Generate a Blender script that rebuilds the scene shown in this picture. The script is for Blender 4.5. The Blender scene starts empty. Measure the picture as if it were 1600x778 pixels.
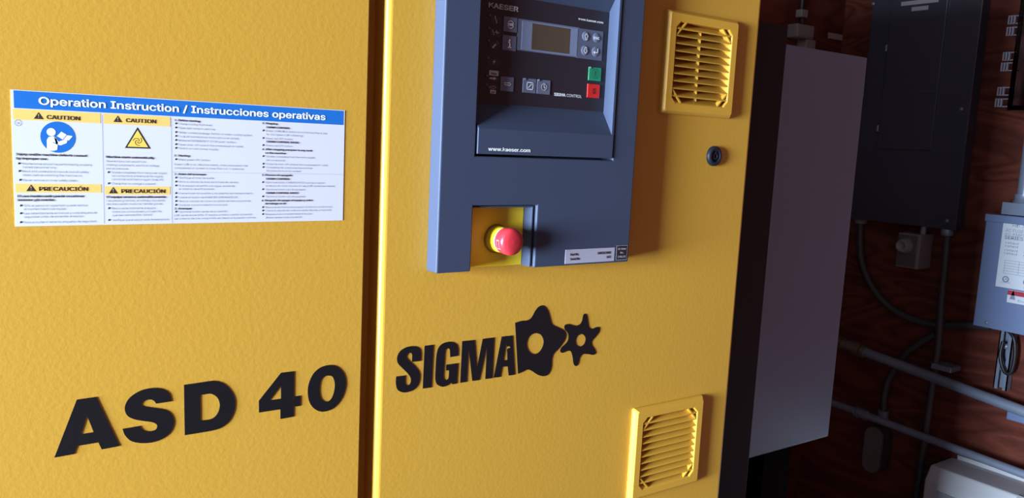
import bpy, bmesh, math, os, random
from mathutils import Vector, Matrix
random.seed(4)
C = bpy.context.scene.collection

# ------------------------------------------------------------------ camera
CAM = Vector((0.0, -0.85, 1.55))            # 0.85 m in front of the machine's front plane (Y = 0)
AX = Vector((0.82262487, -0.03755461, 0.56734291))   # machine axes seen from the camera (right, down, forward)
AY = Vector((-0.56660864, -0.13725787, 0.81247457))
AZ = Vector((0.04736011, -0.98982318, -0.1341905))
FPX, CX, CY = 1269.0, 800.0, 389.0
cam_data = bpy.data.cameras.new('camera')
cam_data.sensor_fit = 'HORIZONTAL'; cam_data.sensor_width = 36.0
cam_data.lens = FPX / 1600.0 * 36.0
cam_data.clip_start = 0.02; cam_data.clip_end = 100
cam = bpy.data.objects.new('camera', cam_data); C.objects.link(cam)
rx = Vector((AX.x, AY.x, AZ.x)); dn = Vector((AX.y, AY.y, AZ.y)); fw = Vector((AX.z, AY.z, AZ.z))
M = Matrix((rx, -dn, -fw)).transposed().to_4x4(); M.translation = CAM
cam.matrix_world = M
bpy.context.scene.camera = cam

# ------------------------------------------------------------------ world, daylight, exposure
W = bpy.data.worlds.new('world'); bpy.context.scene.world = W; W.use_nodes = True
bg = W.node_tree.nodes['Background']
bg.inputs[0].default_value = (0.62, 0.76, 1.0, 1); bg.inputs[1].default_value = 1.0
def area(name, loc, target, sx, sy, power, col):
    l = bpy.data.lights.new(name, 'AREA'); l.shape = 'RECTANGLE'; l.size = sx; l.size_y = sy
    l.energy = power; l.color = col
    o = bpy.data.objects.new(name, l); C.objects.link(o); o.location = loc
    o.rotation_euler = (Vector(target) - Vector(loc)).to_track_quat('-Z', 'Y').to_euler()
    return o
# daylight entering through the wide window opening at the far end of the left side
area('window_daylight', (-3.52, -.61, 1.42), (0.0, -.61, 1.42), 1.46, 1.26, 1560, (0.66, 0.83, 1.0))
vs = bpy.context.scene.view_settings
vs.view_transform = 'Standard'; vs.look = 'None'; vs.gamma = 1.0; vs.use_curve_mapping = False
vs.exposure = 0.0

# ------------------------------------------------------------------ helpers
def ray(px, py):
    v = Vector((px - CX, py - CY, FPX)); return Vector((AX.dot(v), AY.dot(v), AZ.dot(v)))
def at(px, py, Y=0.0):
    "photo pixel -> point on the plane at depth Y behind the machine front"
    d = ray(px, py); return CAM + d * ((Y - CAM.y) / d.y)
def atx(px, py, X):
    d = ray(px, py); return CAM + d * ((X - CAM.x) / d.x)

_m = {}
def mat(name, col, rough=0.5, metal=0.0, bump=0.0, bscale=200.0, var=0.0, vscale=6.0, spec=0.5, trans=0.0, alpha=1.0, coat=0.0):
    if name in _m: return _m[name]
    m = bpy.data.materials.new(name); m.use_nodes = True; nt = m.node_tree; N = nt.nodes; b = N['Principled BSDF']
    b.inputs['Base Color'].default_value = (*col, 1); b.inputs['Roughness'].default_value = rough
    b.inputs['Metallic'].default_value = metal; b.inputs['Specular IOR Level'].default_value = spec
    b.inputs['Transmission Weight'].default_value = trans; b.inputs['Alpha'].default_value = alpha
    b.inputs['Coat Weight'].default_value = coat
    tc = N.new('ShaderNodeTexCoord')
    n2 = N.new('ShaderNodeTexNoise'); n2.inputs['Scale'].default_value = vscale; n2.inputs['Detail'].default_value = 4
    nt.links.new(tc.outputs['Object'], n2.inputs['Vector'])
    mx = N.new('ShaderNodeMixRGB'); mx.blend_type = 'MULTIPLY'; mx.inputs[0].default_value = var
    mx.inputs[1].default_value = (*col, 1)
    rp = N.new('ShaderNodeValToRGB'); rp.color_ramp.elements[0].position = .3; rp.color_ramp.elements[1].position = .7
    rp.color_ramp.elements[0].color = (.6, .6, .6, 1)
    nt.links.new(n2.outputs[0], rp.inputs[0]); nt.links.new(rp.outputs[0], mx.inputs[2]); nt.links.new(mx.outputs[0], b.inputs['Base Color'])
    if bump:
        n = N.new('ShaderNodeTexNoise'); n.inputs['Scale'].default_value = bscale; n.inputs['Detail'].default_value = 2
        nt.links.new(tc.outputs['Object'], n.inputs['Vector'])
        bp = N.new('ShaderNodeBump'); bp.inputs['Strength'].default_value = bump; bp.inputs['Distance'].default_value = 0.001
        nt.links.new(n.outputs[0], bp.inputs['Height']); nt.links.new(bp.outputs[0], b.inputs['Normal'])
    _m[name] = m; return m
def wood(name, axis):
    m = bpy.data.materials.new(name); m.use_nodes = True; nt = m.node_tree; N = nt.nodes; b = N['Principled BSDF']
    tc = N.new('ShaderNodeTexCoord'); mp = N.new('ShaderNodeMapping')
    s = [6.0, 6.0, 6.0]; s[axis] = 1.6; mp.inputs['Scale'].default_value = s
    nt.links.new(tc.outputs['Object'], mp.inputs[0])
    n = N.new('ShaderNodeTexNoise'); n.inputs['Scale'].default_value = .8; n.inputs['Detail'].default_value = 1.5; n.inputs['Distortion'].default_value = 1.1
    nt.links.new(mp.outputs[0], n.inputs['Vector'])
    mm = N.new('ShaderNodeMath'); mm.operation = 'MULTIPLY'; mm.inputs[1].default_value = 7.0; nt.links.new(n.outputs[0], mm.inputs[0])
    fr = N.new('ShaderNodeMath'); fr.operation = 'PINGPONG'; fr.inputs[1].default_value = .5; nt.links.new(mm.outputs[0], fr.inputs[0])
    n3 = N.new('ShaderNodeTexNoise'); n3.inputs['Scale'].default_value = 22; n3.inputs['Detail'].default_value = 5
    nt.links.new(mp.outputs[0], n3.inputs['Vector'])
    ad = N.new('ShaderNodeMath'); ad.operation = 'MULTIPLY_ADD'; ad.inputs[1].default_value = .45; nt.links.new(n3.outputs[0], ad.inputs[0]); nt.links.new(fr.outputs[0], ad.inputs[2])
    rp = N.new('ShaderNodeValToRGB'); e = rp.color_ramp.elements
    e[0].position = .22; e[0].color = (.085, .020, .013, 1); e[1].position = .75; e[1].color = (.165, .042, .026, 1)
    nt.links.new(ad.outputs[0], rp.inputs[0]); nt.links.new(rp.outputs[0], b.inputs['Base Color'])
    b.inputs['Roughness'].default_value = .8; b.inputs['Specular IOR Level'].default_value = .15
    return m

YEL = mat('yellow_powder_coat', (.55, .29, .036), .36, bump=.12, bscale=230, var=.05, vscale=3)
YELP = mat('yellow_plastic', (.58, .30, .034), .40, bump=.05, bscale=600)
YELB = mat('yellow_plate', (.80, .58, .02), .45)
NAVY = mat('slate_blue_plastic', (.042, .053, .090), .45, spec=.22, bump=.06, bscale=900, var=.06)
BLACKV = mat('black_vinyl', (.007, .006, .008), .45, spec=.3, var=.3, vscale=40)
BLACK = mat('black_paint', (.006, .009, .016), .6, spec=.25, bump=.05)
KEYP = mat('keypad_foil', (.018, .016, .024), .40, var=.2, vscale=20)
GREYB = mat('keypad_grey', (.11, .125, .19), .45)
GREYL = mat('keypad_grey_light', (.16, .19, .29), .45)
GREYD = mat('keypad_grey_dark', (.085, .09, .14), .45)
LCD = mat('lcd_brown', (.075, .052, .036), .25)
WHITEP = mat('white_print', (.80, .80, .82), .5)
WHITED = mat('dim_white_print', (.42, .40, .44), .5)
STICK = mat('sticker_white', (.62, .60, .66), .35)
BLUE = mat('sticker_blue', (.010, .135, .47), .35)
ORAN = mat('sticker_orange', (.82, .52, .14), .4)
YELS = mat('sticker_yellow', (.85, .56, .10), .4)
INK = mat('ink_black', (.02, .02, .024), .5)
INKG = mat('ink_grey', (.22, .24, .30), .5)
LINE = mat('rule_grey', (.40, .42, .48), .5)
GREEN = mat('button_green', (.01, .22, .10), .4)
REDB = mat('button_red', (.55, .015, .012), .4)
RED = mat('mushroom_red', (.46, .025, .035), .30)
REDL = mat('mushroom_print', (.62, .15, .16), .4)
COLY = mat('collar_yellow', (.85, .62, .02), .35)
RING_G = mat('ring_green', (.03, .35, .28), .4)
LBLG = mat('label_grey', (.36, .34, .42), .4)
FILTM = mat('filter_mat', (.10, .06, .03), .9, bump=.4, bscale=300)  # dark brown mat behind the grille slats
CAB = mat('cabinet_grey', (.115, .21, .35), .33, bump=.04, bscale=300, var=.1)
PANEL = mat('panel_charcoal', (.048, .050, .070), .34, var=.1)
DISC = mat('switch_box_grey', (.15, .195, .34), .4, var=.08)
GALV = mat('galvanised_steel', (.24, .27, .36), .38, metal=.25, var=.3, vscale=25)
COND = mat('conduit_dark', (.055, .05, .052), .5, var=.3)
BEIGE = mat('beige_plastic', (.26, .23, .22), .5)
WHITEPL = mat('white_plastic', (.52, .52, .55), .5)
SWG = mat('switch_grey', (.22, .19, .19), .5)
CLEAR = mat('clear_plastic', (.80, .84, .92), .10, trans=1.0)
BRASS = mat('brass_fitting', (.30, .24, .19), .42, metal=.7)
CONC = mat('concrete', (.035, .032, .032), .85, bump=.3, bscale=60, var=.4, vscale=5)
CEIL = mat('ceiling_board', (.04, .034, .032), .85, var=.2)
PLY_Y = wood('plywood_along_y', 1); PLY_X = wood('plywood_along_x', 0)

def tag(o, label=None, cat=None, group=None, kind=None):
    for k, v in (('label', label), ('category', cat), ('group', group), ('kind', kind)):
        if v: o[k] = v
    return o
def origin(o):
    p = Vector((0, 0, 0))
    while o: p += o.location; o = o.parent
    return p
def link(name, me, m, parent=None):
    o = bpy.data.objects.new(name, me); C.objects.link(o)
    if m and not me.materials: me.materials.append(m)
    if parent: o.parent = parent
    return o
def thing(name, loc, label, cat, group=None):
    o = bpy.data.objects.new(name, None); C.objects.link(o); o.location = loc; o.empty_display_size = .05
    return tag(o, label, cat, group)
class MB:
    def __init__(s): s.v = []; s.f = []; s.sm = []
    def add(s, vs, fs, smooth=False):
        n = len(s.v); s.v += [Vector(p) for p in vs]; s.f += [tuple(i + n for i in f) for f in fs]; s.sm += [smooth] * len(fs); return s
    def box(s, a, b):
        x0, x1 = sorted((a[0], b[0])); y0, y1 = sorted((a[1], b[1])); z0, z1 = sorted((a[2], b[2]))
        return s.add([(x0,y0,z0),(x1,y0,z0),(x1,y1,z0),(x0,y1,z0),(x0,y0,z1),(x1,y0,z1),(x1,y1,z1),(x0,y1,z1)],
                     [(0,3,2,1),(4,5,6,7),(0,1,5,4),(1,2,6,5),(2,3,7,6),(3,0,4,7)])
    def frustum(s, a, b, inset, y0, y1):
        "rectangle a..b (x,z) at depth y0 tapering to inset at y1 (towards the viewer)"
        (x0, z0), (x1, z1) = a, b; i = inset
        return s.add([(x0,y0,z0),(x1,y0,z0),(x1,y0,z1),(x0,y0,z1),(x0+i,y1,z0+i),(x1-i,y1,z0+i),(x1-i,y1,z1-i),(x0+i,y1,z1-i)],
                     [(0,1,2,3),(7,6,5,4),(0,4,5,1),(1,5,6,2),(2,6,7,3),(3,7,4,0)])
    def prism(s, pts, axis, t):
        "closed polygon of 3-D points pushed along vector axis*t"
        n = len(pts); o = Vector(axis) * t
        return s.add([Vector(p) for p in pts] + [Vector(p) + o for p in pts],
                     [tuple(range(n)), tuple(range(2*n-1, n-1, -1))] + [(i, i+n, (i+1) % n + n, (i+1) % n) for i in range(n)])
    def tube(s, pts, r, seg=12, caps=True):
        pts = [Vector(p) for p in pts]; rs = r if isinstance(r, (list, tuple)) else [r] * len(pts); rings = []; up = None
        for i, p in enumerate(pts):
            t = (pts[min(i+1, len(pts)-1)] - pts[max(i-1, 0)]).normalized()
            if up is None: up = Vector((0, 0, 1)) if abs(t.z) < .9 else Vector((0, 1, 0))
            a = t.cross(up).normalized(); b = a.cross(t).normalized(); up = b
            rings.append([p + (a * math.cos(2*math.pi*k/seg) + b * math.sin(2*math.pi*k/seg)) * rs[i] for k in range(seg)])
        vs_ = [q for R in rings for q in R]
        fs = [(i*seg+k, i*seg+(k+1) % seg, (i+1)*seg+(k+1) % seg, (i+1)*seg+k) for i in range(len(pts)-1) for k in range(seg)]
        s.add(vs_, fs, True)
        if caps:
            s.add(rings[0], [tuple(range(seg))[::-1]]); s.add(rings[-1], [tuple(range(seg))])
        return s
    def lathe(s, c, prof, ax='Y', seg=36):
        "profile of (distance along axis, radius); axis Y means towards +Y"
        c = Vector(c); vs_ = []
        for d, r in prof:
            for k in range(seg):
                a = 2*math.pi*k/seg; u, w = r*math.cos(a), r*math.sin(a)
                vs_.append(c + (Vector((u, d, w)) if ax == 'Y' else Vector((d, u, w)) if ax == 'X' else Vector((u, w, d))))
        fs = [(i*seg+k, i*seg+(k+1) % seg, (i+1)*seg+(k+1) % seg, (i+1)*seg+k) for i in range(len(prof)-1) for k in range(seg)]
        s.add(vs_, fs, True); n = len(prof)
        s.add(vs_[:seg], [tuple(range(seg))]); s.add(vs_[(n-1)*seg:], [tuple(range(seg))]); return s
    def cells(s, xs, zs, empty, y0, y1, perm=None):
        "welded slab over a grid of cells; cells in `empty` are holes"
        ix = {}; vv = []; ff = []
        def V(i, j, k):
            key = (i, j, k)
            if key not in ix: ix[key] = len(vv); vv.append((xs[i], (y0, y1)[k], zs[j]))
            return ix[key]
        nx, nz = len(xs)-1, len(zs)-1
        full = lambda i, j: 0 <= i < nx and 0 <= j < nz and (i, j) not in empty
        for i in range(nx):
            for j in range(nz):
                if not full(i, j): continue
                ff.append((V(i,j,0), V(i+1,j,0), V(i+1,j+1,0), V(i,j+1,0)))
                ff.append((V(i,j,1), V(i,j+1,1), V(i+1,j+1,1), V(i+1,j,1)))
                if not full(i-1, j): ff.append((V(i,j,0), V(i,j+1,0), V(i,j+1,1), V(i,j,1)))
                if not full(i+1, j): ff.append((V(i+1,j,0), V(i+1,j,1), V(i+1,j+1,1), V(i+1,j+1,0)))
                if not full(i, j-1): ff.append((V(i,j,0), V(i,j,1), V(i+1,j,1), V(i+1,j,0)))
                if not full(i, j+1): ff.append((V(i,j+1,0), V(i+1,j+1,0), V(i+1,j+1,1), V(i,j+1,1)))
        if perm: vv = [perm(p) for p in vv]
        return s.add(vv, ff)
    def ribbon(s, pts, w, Y, closed=False):
        "flat stroke in the plane Y (points are x,z)"
        pts = [Vector((p[0], p[-1])) for p in pts]; n = len(pts)
        for i in range(n if closed else n-1):
            a, b = pts[i], pts[(i+1) % n]; d = (b-a)
            if d.length < 1e-7: continue
            d.normalize(); q = Vector((-d.y, d.x)) * w/2; e = d * w * .35
            P4 = [a-e-q, b+e-q, b+e+q, a-e+q]
            s.add([(p.x, Y, p.y) for p in P4], [(0, 1, 2, 3)])
        return s
    def disc(s, c, r, Y, seg=20, r2=None):
        s.add([(c[0] + r*math.cos(2*math.pi*k/seg), Y, c[-1] + (r2 or r)*math.sin(2*math.pi*k/seg)) for k in range(seg)], [tuple(range(seg))]); return s
    def poly(s, pts, Y): s.add([(p[0], Y, p[-1]) for p in pts], [tuple(range(len(pts)))]); return s
    def build(s, name, m, parent=None, bevel=0, seg=2, recalc=True):
        me = bpy.data.meshes.new(name); o0 = origin(parent)
        me.from_pydata([v - o0 for v in s.v], [], s.f)
        me.polygons.foreach_set('use_smooth', s.sm)
        if recalc:
            bm = bmesh.new(); bm.from_mesh(me); bmesh.ops.recalc_face_normals(bm, faces=bm.faces); bm.to_mesh(me); bm.free()
        me.update()
        o = link(name, me, m, parent)
        if bevel:
            b = o.modifiers.new('bevel', 'BEVEL'); b.width = bevel; b.segments = seg; b.limit_method = 'ANGLE'; b.angle_limit = math.radians(35)
            b.harden_normals = False
        return o
def struct(name, mb, m): return tag(mb.build(name, m), kind='structure')

# ---- lettering
try:
    FONT = bpy.data.fonts.load(os.path.join(bpy.utils.system_resource('DATAFILES'), 'fonts', 'Inter.woff2'))
except Exception:
    FONT = None
def text_into(mb, s, x0, x1, z, em, Y, bold=0.0, res=2, shear=0.0, axis=None):
    "flat lettering: baseline from x0 to x1 at height z, em size em"
    c = bpy.data.curves.new('t', 'FONT'); c.body = s; c.resolution_u = res; c.shear = shear
    if FONT: c.font = FONT
    o = bpy.data.objects.new('t', c); me = o.to_mesh()
    if len(me.vertices):
        a = min(v.co.x for v in me.vertices); b = max(v.co.x for v in me.vertices)
        k = (x1 - x0) / max(b - a, 1e-6) if x1 is not None else em
        fs = [tuple(p.vertices) for p in me.polygons]; q = bold * em
        for i, (dx, dz) in enumerate(((-q, 0), (-q*.5, q*.6), (q*.5, -q*.6), (q, 0)) if bold else ((0, 0),)):
            vs_ = [((v.co.x - a) * k + x0 + dx, v.co.y * em + z + dz) for v in me.vertices]
            e = 5e-5 * i; mb.add([Vector(axis(x, zz)) - Vector((e, 0, 0)) for x, zz in vs_] if axis else [(x, Y - e, zz) for x, zz in vs_], fs)
    o.to_mesh_clear(); bpy.data.objects.remove(o); bpy.data.curves.remove(c)
def smooth_outline(pts, sub=6):
    n = len(pts); out = []; cor = [len(p) == 2 for p in pts]; P = [Vector(p[:2]) for p in pts]
    for i in range(n):
        a, b = P[i], P[(i+1) % n]; out.append(a)
        if cor[i] and cor[(i+1) % n]: continue
        ta = (b-a) if cor[i] else (b - P[i-1]) / 2
        tb = (b-a) if cor[(i+1) % n] else (P[(i+2) % n] - a) / 2
        for k in range(1, sub):
            t = k/sub; h = t*t*t; q = t*t
            out.append(a*(2*h-3*q+1) + ta*(h-2*q+t) + b*(3*q-2*h) + tb*(h-q))
    return out
def decal(name, outs, m, parent, reg, Y=-.0006, th=.0005):
    "cut vinyl shape: outlines (zoom coordinates of region reg) laid on the front plane"
    ox, oy, sc = reg
    c = bpy.data.curves.new('c', 'CURVE'); c.dimensions = '2D'; c.fill_mode = 'BOTH'; c.extrude = th/2
    for pts in outs:
        sp = c.splines.new('POLY'); q = [at(ox + p.x/sc, oy + p.y/sc, 0) for p in smooth_outline(pts)]
        sp.points.add(len(q)-1); sp.use_cyclic_u = True
        for k, p in enumerate(q): sp.points[k].co = (p.x, p.z, 0, 1)
    o = bpy.data.objects.new('c', c); me = o.to_mesh(); mb = MB()
    mb.add([(v.co.x, -th/2 - .0001 - v.co.z, v.co.y) for v in me.vertices], [tuple(p.vertices) for p in me.polygons])
    o.to_mesh_clear(); bpy.data.objects.remove(o); bpy.data.curves.remove(c)
    return mb.build(name, m, parent, recalc=False)

# ------------------------------------------------------------------ room shell
XR, XL, YB, YF, ZC = 3.07, -3.60, 1.23, -3.60, 2.95
struct('floor', MB().box((XL-.1, YF-.1, -.1), (XR+.1, YB+.1, 0)), CONC)
struct('ceiling', MB().box((XL-.1, YF-.1, ZC), (XR+.1, YB+.1, ZC+.1)), CEIL)
struct('wall_right', MB().box((XR, YF-.1, 0), (XR+.1, YB+.1, ZC)), PLY_Y)
struct('wall_back', MB().box((XL-.1, YB, 0), (XR, YB+.1, ZC)), PLY_X)
struct('wall_left', MB().cells([YF-.1, -1.38, .16, YB+.1], [0, .72, 2.08, ZC], {(1, 1)}, XL-.1, XL, perm=lambda p: (p[1], p[0], p[2])), PLY_Y)
struct('wall_front', MB().box((XL, YF-.1, 0), (XR, YF, ZC)), PLY_X)
t1 = MB()
for a, b in (((-1.45, .65), (-1.38, 2.15)), ((.16, .65), (.23, 2.15)), ((-1.38, 2.08), (.16, 2.15)), ((-1.38, .65), (.16, .72))):
    t1.box((XL-.12, a[0], a[1]), (XL+.02, b[0], b[1]))
struct('trim_1', t1, CAB)

# ------------------------------------------------------------------ compressor
Z0 = CAM.z
comp = thing('air_compressor', (0.2, .45, 0), 'yellow sheet-metal air compressor cabinet with blue-grey control panel and black lettering', 'compressor')
XE, XS, XQ = .3876, .4085, 1.042          # door edge, panel edge, right edge
body = MB().box((-.85, .031, .10), (1.036, .95, Z0+.50)); body.build('body', YEL, comp)  # unseen top made extra tall to block window light passing over it
MB().box((-.82, .06, 0.0), (1.01, .92, .10)).build('plinth', BLACK, comp)
MB().box((-.85, 0, .11), (XE, .03, Z0+.51)).build('door', YEL, comp, bevel=.0012, seg=2)
# front panel with square cut-outs behind the two grilles
VW, VH = .1496, .1445
V1 = ((at(1027,178).x + at(1040,14).x)/2 + VW/2, (at(1040,14).z + at(1137,185).z)/2)
V2 = ((at(988,637).x + at(978,777).x)/2 + VW/2, (at(988,637).z + at(1096,617).z)/2 - VH/2)
hx0, hx1 = V1[0]-.062, V1[0]+.062
fp = MB().cells([XS, hx0, hx1, XQ], [.11, V2[1]-.06, V2[1]+.06, V1[1]-.06, V1[1]+.06, Z0+.51], {(1,1),(1,3)}, 0, .09)
fp.build('front_panel', YEL, comp, bevel=.0075, seg=6)
side = MB().box((1.0, .05, .10), (at(1232,40,.05).x, .085, at(1215,38,.05).z))
side.build('side_cover', BLACK, comp, bevel=.0015)

# ---- instruction sticker (on the door)
def z1(x, y, Y=0): return at(10 + x/3.381, 130 + y/3.381, Y)
def z2(x, y, Y=0): return at(260 + x/3.797, 150 + y/3.797, Y)
sx0, sx1 = at(20,247).x, at(537,258).x; sz1, sz0 = at(277,156).z, at(280,349).z
st = MB().box((sx0, -.0004, sz0), (sx1, 0, sz1)).build('instruction_sticker', STICK, comp)
st['label'] = 'white bilingual operation instruction sticker with blue header'
def rect(a, b): return (a.x, a.z), (b.x, b.z)
def flat(name, a, b, m, parent, Y): 
    return MB().add([(a.x,Y,b.z),(b.x,Y,b.z),(b.x,Y,a.z),(a.x,Y,a.z)], [(0,1,2,3)]).build(name, m, parent)
hz0 = (z1(32,132).z + z2(1044,170).z)/2
hz1 = (z1(30,40).z + z2(1044,85).z)/2
MB().add([(sx0+.0022,-.0005,hz0),(sx1-.0015,-.0005,hz0),(sx1-.0015,-.0005,hz1),(sx0+.0022,-.0005,hz1)], [(0,1,2,3)]).build('header_band', BLUE, st)
tb = MB(); zb = (z1(175,118).z + z2(940,137).z)/2
text_into(tb, 'Operation Instruction / Instrucciones operativas', z1(172,100).x, z2(941,120).x, zb, .0128, -.0006, bold=.028, res=4)
tb.build('header_text', WHITEP, st)
for (a, b, c0, d) in ((33,143,497,205), (47,533,502,577), (513,168,865,222), (520,547,865,587)):
    p, q = z1(a, b), z1(c0, d)
    z_hi = (z1(a, b).z + z1(c0, b + (c0-a)*.052 - (8 if b > 400 else 0)).z)/2 if False else p.z
    h = .0094 if b < 400 else .0079
    zc = z1((a+c0)/2, (b+d)/2 + (0)).z
    MB().add([(p.x,-.0005,zc-h/2),(q.x,-.0005,zc-h/2),(q.x,-.0005,zc+h/2),(p.x,-.0005,zc+h/2)], [(0,1,2,3)]).build('caution_band', ORAN, st)
for (s, x0, x1, xm, ym) in (('CAUTION',212,386,297,178), ('CAUTION',630,788,710,195), ('PRECAUCIÓN',172,428,300,554), ('PRECAUCIÓN',606,836,720,566)):
    z = z1(xm, ym).z; bt = MB(); wt = MB(); wm = MB()
    text_into(bt, s, z1(x0, ym).x, z1(x1, ym).x, z-.0025, .0070, -.0006, bold=.012, res=3)
    tx = z1(x0 - 42, ym).x; r = .0034
    wm.poly([(tx-r*1.15, z-.0029), (tx+r*1.15, z-.0029), (tx, z+.0032)], -.0006)
    wt.ribbon([(tx, z-.0002), (tx, z+.0014)], .0005, -.0007); wt.disc((tx, z-.0014), .0003, -.0007, 8)
    bt.build('caution_word', INK, st); wm.build('warning_mark', INK, st); wt.build('exclamation_mark', ORAN, st)
# small print
sm = MB(); bo = MB()
def ln(zf, s, x0, y0, x1, bold=False, em=.0038, arrow=False, dy=0.0):
    # photo lines slope with the perspective: take the height at the line's own left end
    p, q = zf(x0, y0), zf(x1, y0)
    text_into(bo if bold else sm, s, p.x, q.x, p.z, em, -.0006, bold=.011 if bold else .0, res=1)
    if arrow:
        a = zf(x0-22, y0).x; w = .0022; z = p.z
        bo.add([(a,-.0006,z+.0004),(a+w*.55,-.0006,z+.0002),(a+w,-.0006,z+.0012),(a+w,-.0006,z+.0017),(a+w*.3,-.0006,z+.0021)], [(0,1,2,3,4)])
for (s, x, y, xe, b, ar) in (
  ('Injury and/or machine defects caused',50,380,420,1,0),('by improper use.',50,402,215,1,0),
  ('Maintenance should be performed by properly',82,430,450,0,1),('trained personnel only.',84,448,265,0,0),
  ('Read and understand manual and all safety',84,470,432,0,1),('labels before switching the machine on.',86,490,400,0,0),
  ('Never remove or cover safety labels.',88,517,376,0,1),
  ('El uso inadecuado puede ocasionar',58,602,408,1,0),('lesiones y/o averías.',58,622,255,1,0),
  ('Sólo el personal capacitado puede realizar',92,652,428,0,1),('el mantenimiento del equipo.',92,670,318,0,0),
  ('Lea detenidamente el manual y cada etiqueta de',92,693,475,0,1),('seguridad antes de encender el equipo.',92,711,410,0,0),
  ('Nunca oculte ni retire las etiquetas de seguridad.',92,740,475,0,1),
  ('Machine starts automatically.',525,394,780,1,0),('Severe injury can result from',525,416,735,0,0),
  ('rotating components, electrical voltage',525,436,803,0,0),('and air pressure.',525,455,645,0,0),
  ('Isolate completely from the power supply',555,476,845,0,1),('(all conductors) and ensure the supply',555,494,825,0,0),
  ('cannot be switched on again (lock off).',555,512,830,0,0),('Check that no voltage is present.',556,535,788,0,1),
  ('El equipo arranca automáticamente.',528,606,843,1,0),('Las piezas giratorias, el voltaje y la presión',528,625,835,0,0),
  ('del aire pueden ocasionar heridas graves.',528,643,826,0,0),('Desconecte totalmente el equipo',558,666,788,0,1),
  ('(todos los conductores) y no permita',558,684,815,0,0),('que sea reencendido (aviso).',558,702,772,0,0),
  ('Verifique que el equipo está desenergizado.',558,728,862,0,1)):
    ln(z1, s, x, y, xe, b, .0040 if b else .0037, ar)
for (s, x, y, xe, b, ar) in (
  ('1. Before starting',46,148,195,1,0),('Check cooling fluid level.',72,170,270,0,1),('Open ball valve in vent line.',72,194,290,0,1),
  ('Water cooled package: Switch on water cooling system.',72,221,508,0,1),('Lock all maintenance doors and cover panels.',72,244,432,0,1),
  ('Release EMERGENCY STOP push-button.',72,268,412,0,1),('Open shut-off valve in the compressed air outlet.',72,293,455,0,1),
  ('Switch on main power supply.',72,315,308,0,1),('2. Starting',44,358,134,1,0),('Press green ON-button.',72,382,258,0,1),
  ('Green LED is on. Machine starts, when pressure in the',44,410,478,0,0),('compressed air system is lower than cut-in pressure.',44,431,458,0,0),
  ('3. Stopping',566,166,655,1,0),('SIGMA CONTROL:',590,190,732,1,0),('Press LOAD/IDLE button to run the machine in idle',590,211,950,0,1),
  ('for 25s (green LED is flashing).',590,232,812,0,0),('Press red OFF button.',590,256,750,0,1),('SIGMA CONTROL BASIC:',590,275,786,1,0),
  ('Press red OFF button.',590,298,750,0,1),('4. After stopping and prior to any work',566,320,862,1,0),('on the machine',584,342,705,1,0),
  ('Isolate completely from the mains supply',590,363,880,0,1),('(all conductors)',590,385,702,0,0),
  ('Close the shut-off valve at the compressed air outlet.',590,408,958,0,1),('Completely de-pressurize the machine.',590,428,865,0,1),
  ('All pressure must be vented!',590,448,795,0,0),
  ('1. Antes del arranque',46,468,230,1,0),('Verifique el nivel de aceite.',72,490,284,0,1),('Abra la válvula de bola de la línea de venteo.',72,514,425,0,1),
  ('Si el equipo se enfría con agua, encienda',72,537,402,0,1),('el sistema de enfriamiento.',72,556,285,0,0),
  ('Cierre todas las puertas y las puertas de mantenimiento.',72,582,512,0,1),('Libere el botón de PARO DE EMERGENCIA.',72,606,424,0,1),
  ('Abra la válvula de corte a la salida del aire comprimido.',72,629,502,0,1),('Conecte a la toma eléctrica principal.',72,652,362,0,1),
  ('2. Arranque',46,673,145,1,0),('Oprima el botón verde de encendido.',72,692,362,0,1),
  ('LED verde encendido. El equipo arranca cuando la presión',44,713,508,0,0),('del sistema de aire comprimido es menor a la presión mínima.',44,733,528,0,0),
  ('3. Proceso de apagado',564,473,742,1,0),('SIGMA CONTROL:',588,496,732,1,0),('Oprima el botón CARGA/VACIO y ponga a operar',588,517,938,0,1),
  ('el equipo en vacío durante 20 seg (LED verde intermitente).',588,537,1000,0,0),('Oprima el botón rojo de apagado.',588,559,825,0,1),
  ('SIGMA CONTROL BASIC:',588,580,783,1,0),('Oprima el botón rojo de apagado.',588,601,825,0,1),
  ('4. Después de apagar el equipo y antes',562,624,864,1,0),('de trabajar en él',582,643,705,1,0),
  ('Desconecte totalmente el equipo (todos los conductores).',588,665,985,0,1),('Cierre la válvula de corte a la salida del aire comprimido.',588,685,980,0,1),
  ('Despresurice completamente el equipo.',588,706,865,0,1),('¡Debe ventear toda la presión!',588,726,802,0,0)):
    ln(z2, s, x, y, xe, b, .0036 if b else .0035, ar)
tag(sm.build('small_print', INKG, st), kind='stuff'); tag(bo.build('bold_print', INK, st), kind='stuff')
for zf, a, b in ((z1,(507,165),(513,740)), (z1,(870,185),(873,738))):
    p, q = zf(*a), zf(*b); x = (p.x+q.x)/2; MB().ribbon([(x, p.z), (x, q.z)], .00035, -.00055).build('rule_line', LINE, st)
p, q = z2(30,450), z2(1042,465); MB().ribbon([(p.x, (p.z+q.z)/2), (q.x, (p.z+q.z)/2)], .00035, -.00055).build('rule_line', LINE, st)
# number in a ring
rg = MB(); c = z1(61,209); rg.ribbon([(c.x+.0026*math.cos(a*.3142), c.z+.0026*math.sin(a*.3142)) for a in range(20)], .0003, -.0006, True)
text_into(rg, '9', c.x-.0009, c.x+.0009, c.z-.0013, .0036, -.0006); rg.build('ring_number', INKG, st)
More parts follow.
